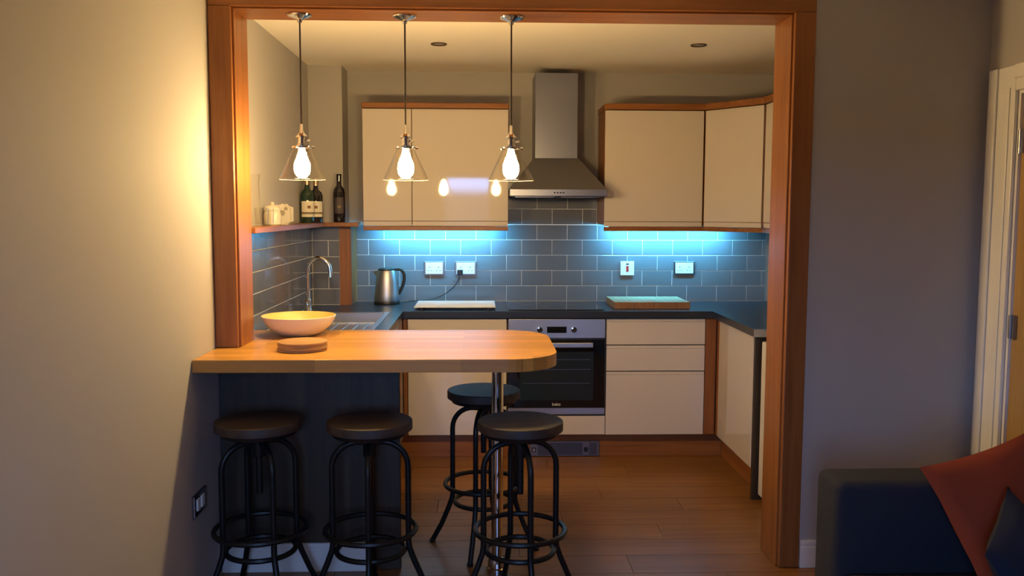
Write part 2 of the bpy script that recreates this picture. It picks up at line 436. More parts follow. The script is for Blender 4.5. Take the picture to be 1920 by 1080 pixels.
# oven housing: sides, floor and a cream filler panel below the oven
c = thing('oven_housing', 'oven housing cabinet with cream panel below the steel oven', 'cabinet', (.456, DF, .15), 'cream base cabinets under the black worktop')
bm = bmesh.new()
box(bm, .156, .1605, DF+DT, CB, .15, .868); box(bm, .7525, .7565, DF+DT, CB, .15, .868); box(bm, .1605, .7525, DF+DT+.002, CB, .265, .276)
obj('carcass', bm, 'carcass', c)
obj('filler_panel', B(.1575, .7555, DF, DF+DT, .152, .266, bev=.002, seg=2), 'cream', c)
# right run along the kitchen right wall: doors face -x
RX = 1.430
c = thing('base_cabinet', 'cream gloss base cabinet ending in a dark wood panel beside the white appliance', 'cabinet', (1.7, 4.85, 0), 'cream base cabinets under the black worktop')
bm = bmesh.new(); box(bm, RX+.021, XRK-.01, 4.492, 4.508, .15, .868); box(bm, RX+.021, XRK-.01, 5.17, 5.186, .15, .868)
box(bm, RX+.021, XRK-.01, 4.508, 5.17, .15, .166); box(bm, XRK-.018, XRK-.01, 4.508, 5.17, .166, .868)
obj('carcass', bm, 'carcass', c)
d = obj('door', B(RX, RX+DT, 4.53, 5.185, .152, .862, bev=.0025, seg=2), 'cream', c)
obj('finger_rail', B(RX+.004, RX+DT, 4.505, 4.529, .152, .80, bev=.002), 'cream', d)
obj('corner_post', B(RX+.003, RX+.05, 5.188, 5.243, .15, .868), 'oak_z', c)
obj('end_panel', B(RX-.008, XRK-.006, 4.462, 4.488, .0, .868), 'oak_panel', c)
# sink cabinet (left run), doors face +x
c = thing('sink_cabinet', 'cream gloss sink cabinet hidden behind the breakfast bar panel', 'cabinet', (-.8, 4.4, .15), 'cream base cabinets under the black worktop')
bm = bmesh.new()
for y0 in (3.66, 4.40, 5.18): box(bm, XL+.02, -.487, y0, y0+.016, .15, .866)
box(bm, XL+.02, -.487, 3.66, 5.196, .134, .15)
obj('carcass', bm, 'carcass', c)
for a, b in ((3.662, 4.02), (4.024, 4.40), (4.404, 4.79), (4.794, 5.19)):
    obj('door', B(-.486, -.468, a, b, .152, .862, bev=.0025, seg=2), 'cream', c)
# kickboards
KB = DF+.06
tag(obj('kickboard', B(-.52, 1.489, KB, KB+.016, .001, .149), 'oak_x'), 'oak kickboard under the oven and drawers', 'kickboard', 'oak kickboards')
tag(obj('kickboard', B(RX+.06, RX+.076, 4.49, KB-.001, .001, .149), 'oak_y'), 'oak kickboard under the door beside the white appliance', 'kickboard', 'oak kickboards')
tag(obj('kickboard', B(-.54, -.524, 3.66, KB-.001, .001, .133), 'oak_y'), 'oak kickboard under the sink cabinet', 'kickboard', 'oak kickboards')
# plinth heater
HX0, HX1, HY = .299, .729, KB-.012
t = thing('plinth_heater', 'grey plinth heater grille set in the kickboard below the oven', 'heater', ((HX0+HX1)/2, HY, .006))
obj('frame', B(HX0, HX1, HY, KB-.0005, .004, .098, bev=.002), 'steel_dark', t)
for k in range(9): obj('slat', B(HX0+.05, HX1-.105, HY-.004, HY-.0005, .016+k*.0085, .0195+k*.0085), 'black_plastic', t)
for k in range(5): obj('slat', B(HX1-.06+k*.0095, HX1-.056+k*.0095, HY-.004, HY-.0005, .014, .088), 'black_plastic', t)
obj('rocker_switch', B(HX1-.095, HX1-.07, HY-.006, HY-.0005, .032, .06, bev=.002), 'black_plastic', t)
s_ = obj('rocker_switch', B(HX0+.014, HX0+.038, HY-.005, HY-.0005, .032, .06, bev=.002), 'black_plastic', t)
obj('rocker', B(HX0+.019, HX0+.033, HY-.008, HY-.0052, .037, .055, bev=.001), 'steel', s_)

# white appliance beyond the end panel
t = thing('undercounter_appliance', 'white undercounter appliance standing past the dark wood end panel', 'appliance', (1.70, 4.14, 0))
obj('cabinet_body', B(1.482, XRK-.02, 3.86, 4.44, .02, .85, bev=.006, seg=2), 'white_gloss', t)
obj('door', B(1.446, 1.479, 3.86, 4.44, .035, .845, bev=.008, seg=2), 'white_gloss', t)
for a in (3.9, 4.40):
    for b in (1.52, 1.9): obj('foot', La([(.018, .0005), (.018, .019)], b, a, 12), 'black_plastic', t)

# ------------------------------------------------------------------ oven
OX0, OX1, OY = .163, .750, DF-.004
t = thing('built_in_oven', 'stainless steel and black glass built-in oven under the hob', 'oven', (.456, OY, .278))
obj('oven_body', B(OX0+.01, OX1-.01, DF+.021, CB-.02, .279, .855), 'steel_dark', t)
p = obj('control_panel', B(OX0, OX1, OY, DF+.02, .745, .862, bev=.003, seg=2), 'steel', t)
obj('display', B(.397, .515, OY-.002, OY-.0002, .778, .816), 'black_glass', p)
for x in (.353, .559):
    kb = bmesh.new(); disc_y(kb, x, .798, .017, OY-.012, OY-.0002); disc_y(kb, x, .798, .013, OY-.028, OY-.012)
    box(kb, x-.003, x+.003, OY-.033, OY-.027, .786, .810)
    obj('knob', kb, 'chrome', p, smooth=True)
d = obj('oven_door', B(OX0, OX1, OY-.006, DF+.02, .322, .741, bev=.003, seg=2), 'black_glass', t)
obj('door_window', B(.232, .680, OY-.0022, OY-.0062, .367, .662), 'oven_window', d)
for z in (.555, .615, .47): obj('rack_line', B(.25, .662, OY-.0082, OY-.0076, z, z+.0025), 'steel_dark', d)
hb = bmesh.new(); box(hb, .225, .672, OY-.05, OY-.034, .694, .724, bev=.004, seg=2)
box(hb, .235, .255, OY-.036, OY-.0062, .700, .718); box(hb, .642, .662, OY-.036, OY-.0062, .700, .718)
obj('door_handle', hb, 'steel', d)
obj('bottom_strip', B(OX0, OX1, OY-.002, DF+.02, .279, .319, bev=.002), 'steel', t)
def lettering(txt, size, loc, mat, parent, rot=(PI/2, 0, 0), name='lettering'):
    cv = bpy.data.curves.new(name, 'FONT'); cv.body = txt; cv.size = size; cv.align_x = 'CENTER'; cv.align_y = 'CENTER'; cv.extrude = .0002
    tmp = bpy.data.objects.new(name, cv); COL.objects.link(tmp)
    me = bpy.data.meshes.new_from_object(tmp.evaluated_get(bpy.context.evaluated_depsgraph_get()))
    bpy.data.objects.remove(tmp); me.materials.clear(); me.materials.append(M[mat])
    o = bpy.data.objects.new(name, me); COL.objects.link(o); o.parent = parent
    o.location = Vector(loc)-root_loc(parent); o.rotation_euler = rot
    return o
lettering('beko', .026, (.456, OY-.0068, .342), 'white_plastic', d)

# hob
t = thing('ceramic_hob', 'black glass ceramic hob set flush in the worktop', 'hob', (.456, 5.52, .9105))
obj('glass_top', B(.165, .745, 5.275, 5.775, .9105, .9155, bev=.0015), 'black_glass', t)
for x, y_, r in ((.31, 5.40, .09), (.60, 5.40, .075), (.31, 5.64, .075), (.60, 5.64, .09)):
    rb = bmesh.new(); tube(rb, [(x+r*math.cos(a*PI/16), y_+r*math.sin(a*PI/16), .9155) for a in range(32)], .0006, 4, closed=True)
    obj('ring_mark', rb, 'steel_dark', t)

# ------------------------------------------------------------------ sink and tap
t = thing('kitchen_sink', 'stainless steel inset sink with ridged drainer beside the breakfast bar', 'sink', (-.776, 4.69, .75))
bm = bmesh.new(); z0, z1 = .9105, .914
a0, a1, b0, b1 = SX0-.012, SX1+.012, SY0-.012, SY1+.012
for q in ((a0, a1, b1-.04, b1), (a0, a1, b0, b0+.04), (a0, a0+.06, b0+.04, b1-.04), (a1-.03, a1, b0+.04, b1-.04)):
    box(bm, q[0], q[1], q[2], q[3], z0, z1, bev=.001)
obj('rim', bm, 'steel', t)
dx0, dx1, dy0, dy1 = a0+.06, a1-.03, b0+.04, 4.70
obj('drainer', B(dx0, dx1, dy0, dy1, .900, .904), 'steel', t)
for k in range(7):
    x = dx0+.035+k*(dx1-dx0-.07)/6
    obj('ridge', B(x-.007, x+.007, dy0+.03, dy1-.03, .9042, .9105, bev=.003, seg=2), 'steel', t)
bm = bmesh.new(); ky0, ky1, kz = 4.715, b1-.04, .76
box(bm, dx0, dx1, ky0, ky1, kz, kz+.003)
for q in ((dx0-.003, dx0, ky0, ky1), (dx1, dx1+.003, ky0, ky1), (dx0, dx1, ky0-.003, ky0), (dx0, dx1, ky1, ky1+.003)):
    box(bm, q[0], q[1], q[2], q[3], kz, .9104)
box(bm, dx0, dx1, 4.70, ky0-.003, .9, .912)
obj('basin', bm, 'steel', t)
tp = thing('mixer_tap', 'tall chrome swan-neck mixer tap behind the sink', 'tap', (-1.025, 5.176, .9145))
obj('base', La([(.026, .9145), (.026, .925), (.021, .935), (.021, .985), (.015, .992)], -1.020, 5.185, 20), 'chrome', tp, smooth=True)
pts = [(-1.018, 5.185, .99), (-1.018, 5.185, 1.05), (-1.018, 5.185, 1.13)]
for k in range(1, 10):
    a = PI-PI*k/9.5; pts.append((-.951+.067*math.cos(a), 5.185-.01*k/9, 1.145+.085*math.sin(a)))
pts += [(-.884, 5.172, 1.118)]
obj('spout', T(smooth_path(pts, 4), .0125, 14), 'chrome', tp, smooth=True)
obj('lever', T([(-1.020, 5.165, .965), (-1.018, 5.12, .985)], .006, 10), 'chrome', tp, smooth=True)

# ------------------------------------------------------------------ wall cabinets
UF, UT = 5.505, .019
UZ0, UZ1 = 1.412, 2.138
CG = 'cream wall cabinets above the tiles'
def wall_unit(label, x0, x1):
    t = thing('wall_cabinet', label, 'cabinet', ((x0+x1)/2, UF, UZ0), CG)
    obj('carcass', B(x0, x1, UF+UT+.003, YB-.018, UZ0+.012, UZ1-.002), 'oak_z', t)
    d = obj('door', B(x0+.0012, x1-.0012, UF, UF+UT, UZ0+.034, UZ1-.004, bev=.002, seg=2), 'cream', t)
    obj('finger_rail', B(x0+.0012, x1-.0012, UF+.002, UF+UT, UZ0+.002, UZ0+.0315, bev=.002), 'cream', d)
    return t
wall_unit('narrow cream gloss wall cabinet next to the pipe boxing', -.732, -.430)
wall_unit('wide cream gloss wall cabinet touching the narrow one, left of the steel hood', -.428, .169)
wall_unit('wide cream wall cabinet right of the steel hood', .771, 1.391)
t = thing('wall_cabinet', 'diagonal cream corner wall cabinet between two straight wall cabinets', 'cabinet', (1.6, 5.4, UZ0), CG)
P1, P2 = Vector((1.396, 5.505)), Vector((1.662, 5.165))
dv = (P2-P1).normalized(); nv = Vector((-dv.y, dv.x))
if nv.y < 0: nv = -nv
def slab(p, q, th, z0, z1, off=0, bev=.002):
    n_ = Vector((-(q-p).normalized().y, (q-p).normalized().x)); n_ = n_ if n_.y > 0 else -n_
    a, b = p+n_*off, q+n_*off
    return prism(bmesh.new(), [tuple(a), tuple(b), tuple(b+n_*th), tuple(a+n_*th)], z0, z1, bev=bev)
obj('carcass', prism(bmesh.new(), [(1.394, 5.535), (1.68, 5.169), (XRK-.004, 5.169), (XRK-.004, YB-.018), (1.394, YB-.018)], UZ0+.012, UZ1-.002), 'oak_z', t)
d = obj('door', slab(P1+dv*.006, P2-dv*.006, UT, UZ0+.034, UZ1-.004), 'cream', t)
obj('finger_rail', slab(P1+dv*.006, P2-dv*.006, UT-.002, UZ0+.002, UZ0+.0315, off=.002), 'cream', d)
t = thing('wall_cabinet', 'cream wall cabinet on the kitchen side wall past the diagonal corner cabinet', 'cabinet', (1.82, 4.8, UZ0), CG)
obj('carcass', B(1.687, XRK-.004, 4.42, 5.165, UZ0+.012, UZ1-.002), 'oak_z', t)
d = obj('door', B(1.665, 1.684, 4.42, 5.152, UZ0+.034, UZ1-.004, bev=.002, seg=2), 'cream', t)
obj('finger_rail', B(1.667, 1.684, 4.42, 5.152, UZ0+.002, UZ0+.0315, bev=.002), 'cream', d)
# cornice and pelmet strips in oak
tag(obj('cornice', B(-.734, .171, UF-.014, YB-.002, UZ1, UZ1+.032, bev=.004, seg=2), 'oak_x'), 'oak cornice strip along the top of the cabinets left of the hood', 'cornice', 'oak cornices')
pc = [(.769, UF-.014+.03), (.799, UF-.014), (1.390, UF-.014), (1.651, 5.157), (1.651, 4.42), (XRK-.002, 4.42), (XRK-.002, YB-.002), (.769, YB-.002)]
tag(obj('cornice', prism(bmesh.new(), pc, UZ1, UZ1+.038, bev=.005), 'oak_x'), 'oak cornice strip bending over the diagonal corner cabinet', 'cornice', 'oak cornices')
tag(obj('pelmet', B(-.732, .169, UF-.002, UF+.018, UZ0-.026, UZ0, bev=.002), 'oak_x'), 'oak light pelmet strip under the cabinets left of the hood', 'pelmet', 'oak pelmets')
o1 = prism(bmesh.new(), [(.771, UF-.002), (1.394, UF-.002), (1.662, 5.16), (1.662, 4.42), (1.682, 4.42), (1.682, 5.168), (1.404, UF+.018), (.771, UF+.018)], UZ0-.026, UZ0, bev=.001)
tag(obj('pelmet', o1, 'oak_x'), 'oak light pelmet strip bending under the diagonal corner cabinet', 'pelmet', 'oak pelmets')
# under-cabinet LED lamps
def led(x0, x1, label):
    t = thing('under_cabinet_light', label, 'light', ((x0+x1)/2, 5.715, UZ0-.026), 'cool LED strip lights under the wall cabinets')
    # wedge profile: the diffuser slopes back towards the tiles
    def wedge(pts, a, b):
        bm = bmesh.new(); A = [bm.verts.new((a, y_, z_)) for y_, z_ in pts]; C = [bm.verts.new((b, y_, z_)) for y_, z_ in pts]
        bm.faces.new(A); bm.faces.new(C[::-1]); n = len(pts)
        for k in range(n): bm.faces.new((A[k], A[(k+1) % n], C[(k+1) % n], C[k]))
        return bm
    zt = UZ0+.0115
    obj('housing', wedge([(5.690, zt), (5.735, zt), (5.735, zt-.004), (5.702, zt-.036), (5.690, zt-.036)], x0, x1), 'white_plastic', t)
    obj('diffuser', wedge([(5.7352, zt-.0046), (5.7028, zt-.036), (5.7042, zt-.0374), (5.7366, zt-.006)], x0+.01, x1-.01), 'led_glow', t)
led(-.66, .10, 'cool LED strip light under the cabinets left of the hood')
led(.83, 1.62, 'cool LED strip light under the cabinets right of the hood')

# ------------------------------------------------------------------ cooker hood
HC = .470
t = thing('cooker_hood', 'stainless steel chimney cooker hood with sloping canopy', 'hood', (HC, 5.6, 1.599))
obj('chimney', B(HC-.134, HC+.134, 5.545, YB-.001, 1.838, 2.366, bev=.002), 'hood_steel', t)
bm = bmesh.new()
def ring(x0, x1, y0, y1, z): return [bm.verts.new(c) for c in ((x0, y0, z), (x1, y0, z), (x1, y1, z), (x0, y1, z))]
R0 = ring(HC-.294, HC+.294, 5.345, YB-.016, 1.642); R1 = ring(HC-.140, HC+.140, 5.540, YB-.016, 1.8375)
for i in range(4): bm.faces.new((R0[i], R0[(i+1) % 4], R1[(i+1) % 4], R1[i]))
bm.faces.new(R0[::-1]); bm.faces.new(R1)
obj('canopy', bm, 'steel_dark', t)
rm = obj('rim', B(HC-.296, HC+.296, 5.337, YB-.016, 1.600, 1.6415, bev=.002), 'hood_steel', t)
for k in range(4): obj('button', B(HC-.03+k*.018, HC-.02+k*.018, 5.3345, 5.3368, 1.617, 1.624), 'chrome', rm)
for s in (-1, 1):
    obj('grease_filter', B(HC+(.02 if s > 0 else -.26), HC+(.26 if s > 0 else -.02), 5.40, 5.78, 1.594, 1.5998), 'steel_dark', t)

# ------------------------------------------------------------------ oak shelf and post by the boxing
SH0, SH1 = 1.409, 1.434
pl_ = [(XL+.001, 3.805), (-.966, 3.805), (-.966, 5.492), (-.762, 5.492), (-.762, BY-.001), (XL+.001, BY-.001)]
tag(obj('wall_shelf', prism(bmesh.new(), pl_, SH0, SH1, bev=.002), 'oak_y'), 'long oak ledge shelf on the wall above the sink tiles', 'shelf')
tag(obj('corner_board', B(BX-.026, -.822, BY-.016, YB-.016, WT1+.0008, SH0-.0008), 'oak_z'), 'upright oak board covering the end of the pipe boxing', 'board')

# things on the shelf
ZS = SH1+.0006
o = obj('glass_carafe', La([(.036, ZS), (.040, ZS+.01), (.040, ZS+.02), (.037, ZS+.12), (.033, ZS+.19), (.038, ZS+.235), (.0355, ZS+.235), (.031, ZS+.19), (.0345, ZS+.12), (.037, ZS+.02), (.030, ZS+.012)], -1.024, 3.99, 28), 'tumbler_glass', smooth=True)
tag(o, 'tall clear glass carafe on the oak ledge shelf by the post', 'carafe')
for y_, nb in ((4.135, 'next to the tall carafe'), (4.235, 'next to the white lidded jar')):
    o = obj('tumbler', La([(.027, ZS), (.030, ZS+.004), (.034, ZS+.085), (.032, ZS+.085), (.0285, ZS+.012)], -1.018, y_, 24), 'tumbler_glass', smooth=True)
    tag(o, 'small clear glass tumbler on the oak ledge '+nb, 'glass', 'tumblers on the ledge')
t = thing('lidded_jar', 'white ribbed ceramic jar with knob lid on the ledge shelf', 'jar', (-1.022, 4.36, ZS))
obj('jar_body', La([(.034, ZS), (.040, ZS+.006), (.042, ZS+.05), (.038, ZS+.068), (.036, ZS+.07)], -1.022, 4.36, 28), 'ceramic_white', t, smooth=True)
obj('lid', La([(.038, ZS+.0705), (.040, ZS+.078), (.036, ZS+.084), (.037, ZS+.088), (.030, ZS+.095), (.010, ZS+.100), (.012, ZS+.110), (.004, ZS+.116)], -1.022, 4.36, 28), 'ceramic_white', t, smooth=True)
# scalloped napkin holder with raised flowers, set across the shelf
t = thing('napkin_holder', 'white scalloped ceramic napkin holder with flower relief on ledge shelf', 'napkin holder', (-1.015, 4.55, ZS))
for y_ in (4.53, 4.612):
    bm = bmesh.new(); pts = []
    for k in range(60):
        a = 2*PI*k/60; r = .047+.0035*math.cos(9*a)
        px_ = max(-.045, min(.045, 1.15*r*math.cos(a))); pz = max(0, .053+1.1*r*math.sin(a)); pts.append((px_-1.018, pz))
    lo = [bm.verts.new((x, y_, ZS+z)) for x, z in pts]; hi = [bm.verts.new((x, y_+.008, ZS+z)) for x, z in pts]
    bm.faces.new(lo); bm.faces.new(hi[::-1])
    for k in range(60): bm.faces.new((lo[k], lo[(k+1) % 60], hi[(k+1) % 60], hi[k]))
    pn = obj('panel', bm, 'ceramic_white', t)
    if y_ < 4.56:
        for (fx, fz, fr_) in ((-1.012, .06, .016), (-.993, .082, .010), (-1.036, .035, .011)):
            fb = bmesh.new()
            for k in range(6):
                a = k*PI/3; disc_y(fb, fx+fr_*.62*math.cos(a), ZS+fz+fr_*.62*math.sin(a), fr_*.36, y_-.0022, y_-.0001, 10)
            disc_y(fb, fx, ZS+fz, fr_*.3, y_-.003, y_-.0001, 10)
            obj('flower', fb, 'flower_glaze', pn)
obj('base', B(-1.05, -.985, 4.5385, 4.5845, ZS+.0002, ZS+.008), 'ceramic_white', t)
def bottle(label, x, y_, mat, hgt, r, kind, ang):
    t = thing('wine_bottle', label, 'bottle', (x, y_, ZS), 'bottles on the oak ledge')
    k = hgt/.30
    obj('glass_body', La([(r*.9, ZS), (r, ZS+.006), (r, ZS+.185*k), (r*.86, ZS+.208*k), (r*.45, ZS+.226*k), (.0145, ZS+.24*k), (.0145, ZS+.256*k)], x, y_, 28), mat, t, smooth=True)
    obj('capsule', La([(.0152, ZS+.2562*k), (.0155, ZS+.292*k), (.0165, ZS+.293*k), (.0165, ZS+hgt)], x, y_, 20), 'foil' if kind else 'dark_bottle', t, smooth=True)
    def wrap(nm, z0, z1, half, m, par, d=.0006):
        bm = bmesh.new(); n = 12; lo = []; hi = []
        for i in range(n+1):
            a = ang-half+2*half*i/n; cx, cy = x+(r+d)*math.cos(a), y_+(r+d)*math.sin(a)
            lo.append(bm.verts.new((cx, cy, z0))); hi.append(bm.verts.new((cx, cy, z1)))
        for i in range(n): bm.faces.new((lo[i], lo[i+1], hi[i+1], hi[i]))
        return obj(nm, bm, m, par, smooth=True)
    if kind:
        lb = wrap('paper_label', ZS+.035, ZS+.128, 1.15, 'paper_label', t)
        wrap('printed_band', ZS+.052, ZS+.064, 1.15, 'label_stripe', lb, .0012)
        wrap('printed_emblem', ZS+.085, ZS+.102, .22, 'label_print', lb, .0012)
    else:
        lb = wrap('paper_label', ZS+.055, ZS+.155, .85, 'label_dark', t)
        wrap('printed_emblem', ZS+.09, ZS+.104, .28, 'label_stripe', lb, .0012)
bottle('green bottle with cream label close to the side wall on the ledge', -1.035, 5.295, 'green_bottle', .265, .041, 1, -PI/2+.45)
bottle('dark bottle with cream label tucked behind the green bottle', -1.001, 5.388, 'dark_bottle', .262, .041, 1, -PI/2+.2)
bottle('slim dark wine bottle with dark label standing alone before the boxing', -.886, 5.548, 'dark_bottle', .300, .037, 0, -PI/2+.15)

# ------------------------------------------------------------------ sockets and switches on the tiles
YT = GP-.0024
def socket(x0, x1, z0, z1, label):
    t = thing('wall_socket', label, 'socket', ((x0+x1)/2, YT, z0), 'double sockets on the tiled wall')
    obj('surround', B(x0, x1, YT-.010, YT-.0002, z0, z1, bev=.003), 'steel_dark', t)
    f = obj('face_plate', B(x0+.011, x1-.011, YT-.0125, YT-.0102, z0+.009, z1-.009, bev=.001), 'white_plastic', t)
    w_ = x1-x0
    for cx in (x0+w_*.28, x0+w_*.72):
        for dx, dz, a, b in ((0, .012, .0022, .005), (-.011, -.010, .004, .002), (.011, -.010, .004, .002)):
            obj('pin_hole', B(cx+dx-a, cx+dx+a, YT-.0131, YT-.0126, (z0+z1)/2+dz-b-.006, (z0+z1)/2+dz+b-.006), 'socket_hole', f)
    for cx in (x0+w_*.42, x0+w_*.58):
        obj('rocker', B(cx-.006, cx+.006, YT-.0155, YT-.0127, z1-.032, z1-.014, bev=.001), 'white_plastic', f)
    return t
socket(-.377, -.244, 1.084, 1.176, 'empty chrome-edged double socket on the tiles beside the plugged one')
socket(-.173, -.032, 1.084, 1.176, 'chrome-edged double socket on the tiles holding a black plug')
socket(1.288, 1.430, 1.088, 1.178, 'chrome-edged double socket on the tiles above the chopping board end')
t = thing('cooker_switch', 'square white cooker switch with red rocker on the tiles', 'switch', (.975, YT, 1.081))
f = obj('face_plate', B(.930, 1.021, YT-.011, YT-.0002, 1.083, 1.177, bev=.003, seg=2), 'white_plastic', t)
obj('rocker', B(.967, .984, YT-.016, YT-.0112, 1.108, 1.147, bev=.002), 'red_plastic', f)
obj('indicator', B(.966, .985, YT-.0125, YT-.0112, 1.154, 1.163), 'black_plastic', f)
for x in (.943, 1.008): obj('screw', disc_y(bmesh.new(), x, 1.13, .003, YT-.0122, YT-.0112, 10), 'steel', f)
# chrome socket on the left living room wall under the bar
t = thing('wall_socket', 'chrome edged socket plate low on the side wall under the breakfast bar', 'socket', (XL, 3.31, .355))
obj('surround', B(XL+.0002, XL+.008, 3.235, 3.385, .352, .442, bev=.002), 'steel_dark', t)
f = obj('face_plate', B(XL+.0082, XL+.0105, 3.243, 3.377, .358, .436), 'chrome', t)
for y_ in (3.285, 3.335):
    obj('rocker', B(XL+.0107, XL+.014, y_-.016, y_+.016, .375, .42, bev=.001), 'white_plastic', f)
# kettle with its plug and lead
KX, KY = -.607, 5.665
ZW = WT1+.0006
t = thing('kettle', 'brushed steel jug kettle with black handle and lead plugged into wall', 'kettle', (KX, KY, ZW))
obj('power_base', La([(.082, ZW), (.084, ZW+.006), (.080, ZW+.018)], KX, KY, 36), 'black_plastic', t, smooth=True)
b_ = obj('jug', La([(.079, ZW+.0185), (.081, ZW+.026), (.079, ZW+.06), (.071, ZW+.14), (.061, ZW+.205), (.056, ZW+.216)], KX, KY, 40), 'steel', t, smooth=True)
obj('lid', La([(.056, ZW+.2165), (.054, ZW+.226), (.035, ZW+.232), (.008, ZW+.234)], KX, KY, 32), 'black_plastic', t, smooth=True)
bm = bmesh.new()
v = [bm.verts.new(c) for c in ((KX-.052, KY-.026, ZW+.214), (KX-.052, KY+.026, ZW+.214), (KX-.090, KY, ZW+.208), (KX-.060, KY-.02, ZW+.165), (KX-.060, KY+.02, ZW+.165))]
for q in ((0, 2, 1), (0, 3, 2), (1, 2, 4), (2, 3, 4), (0, 1, 4, 3)): bm.faces.new([v[k] for k in q])
obj('spout', bm, 'steel', b_)
hp = [(KX+.045, KY, ZW+.220), (KX+.085, KY, ZW+.222), (KX+.108, KY, ZW+.200), (KX+.112, KY, ZW+.155), (KX+.098, KY, ZW+.105), (KX+.074, KY, ZW+.062)]
obj('handle', T(smooth_path(hp, 5), .0105, 12), 'black_plastic', t, smooth=True)
lp = [(-.524, 5.70, ZW+.007), (-.49, 5.74, ZW+.006), (-.44, 5.775, ZW+.008), (-.39, 5.79, ZW+.010), (-.33, 5.80, ZW+.014), (-.27, 5.80, ZW+.035), (-.205, 5.80, ZW+.075), (-.160, 5.80, ZW+.125), (-.141, 5.80, ZW+.165)]
obj('lead', T(smooth_path(lp, 6), .0032, 8), 'black_plastic', t, smooth=True)
pb = bmesh.new(); box(pb, -.158, -.120, YT-.046, YT-.0135, 1.086, 1.122, bev=.006, seg=2)
obj('plug', pb, 'black_plastic', t)
# white board on feet
t = thing('worktop_board', 'flat white ribbed board on small black feet beside the hob', 'board', (-.155, 5.46, ZW))
obj('panel', B(-.405, .088, 5.29, 5.64, ZW+.014, ZW+.022, bev=.003, seg=2), 'white_plastic', t)
for k in range(9): obj('rib', B(-.395, .078, 5.312+k*.036, 5.324+k*.036, ZW+.0222, ZW+.0245), 'white_plastic', t)
for x in (-.36, .042):
    for y_ in (5.31, 5.62): obj('foot', La([(.010, ZW), (.009, ZW+.0138)], x, y_, 14), 'black_plastic', t)
# chopping board of glued blocks
t = thing('chopping_board', 'thick wooden chopping board of glued blocks right of the hob', 'chopping board', (1.06, 5.54, ZW))
ns = 12; bx0, bx1 = .822, 1.290
for k in range(ns):
    a = bx0+(bx1-bx0)*k/ns; b = bx0+(bx1-bx0)*(k+1)/ns
    s_ = obj('block', B(a+.0003, b-.0003, 5.355, 5.725, ZW, ZW+.040, bev=.0012), 'board_side', t)
    obj('top_face', B(a+.001, b-.001, 5.357, 5.723, ZW+.0401, ZW+.0412), 'board_top', s_)

# ------------------------------------------------------------------ breakfast bar
def rounded(x0, x1, y0, y1, rf, rb, n=10):
    p = [(x0, y0)]
    for k in range(n+1):
        a = -PI/2+PI/2*k/n; p.append((x1-rf+rf*math.cos(a), y0+rf+rf*math.sin(a)))
    for k in range(n+1):
        a = PI/2*k/n; p.append((x1-rb+rb*math.cos(a), y1-rb+rb*math.sin(a)))
    p.append((x0, y1)); return p
tb = thing('breakfast_bar', 'oak breakfast bar top with rounded end on a chrome leg', 'breakfast bar', (-.35, 3.6, 0))
BFR = [(x, y_+(.012 if y_ < 3.4 else 0)*0) for x, y_ in rounded(-1.078, .302, 3.282, 4.112, .20, .22)]
obj('bar_top', prism(bmesh.new(), BFR, .9005, BARZ, bev=.004), 'bar_oak', tb)
PXc, PYc = .068, 3.575
obj('leg', La([(.0245, .055), (.0245, .8995)], PXc, PYc, 32), 'chrome', tb, smooth=True)
obj('leg_collar', La([(.046, .0005), (.046, .022), (.040, .026), (.038, .052), (.034, .062), (.0247, .064)], PXc, PYc, 32), 'chrome', tb, smooth=True)
tag(obj('bar_end_panel', B(-1.078, -.338, 3.606, 3.645, 0.0005, .8995, bev=.002), 'oak_panel'), 'dark grained wood panel closing the front under the breakfast bar', 'panel')
skirting('baseboard_bar', 'y', -1.078, -.456, 3.6045, .122)
# bowl and cork mats on the bar
zb = BARZ+.0006
t = thing('fruit_bowl', 'wide round white bowl with yellow inside on breakfast bar', 'bowl', (-.815, 3.935, zb))
po_ = [(.060, zb), (.072, zb+.003), (.105, zb+.018), (.137, zb+.043), (.156, zb+.070), (.1635, zb+.090)]
obj('bowl_shell', La(po_+[(.1620, zb+.0915)], -.815, 3.935, 48, cap1=False), 'bowl_outside', t, smooth=True)
pi_ = [(.1620, zb+.0915), (.158, zb+.090), (.151, zb+.070), (.132, zb+.046), (.101, zb+.023), (.06, zb+.008), (.001, zb+.006)]
obj('bowl_lining', La(pi_, -.815, 3.935, 48, cap0=False), 'bowl_inside', t, smooth=True)
cm = None
for k in range(4):
    z = zb+k*.0092; dx = (-.002, .002, -.001, .001)[k]
    o = obj('cork_coaster', La([(.096, z), (.098, z+.0015), (.098, z+.0074), (.096, z+.0088)], -.717+dx, 3.525-dx, 40), 'cork', smooth=True)
    tag(o, ('bottom', 'second', 'third', 'top')[k]+' round cork mat of the stack on breakfast bar' if k in (0, 3) else ('second round cork mat up in the stack on breakfast bar', 'third round cork mat up in the stack on breakfast bar')[k-1], 'coaster', 'stacked cork mats')

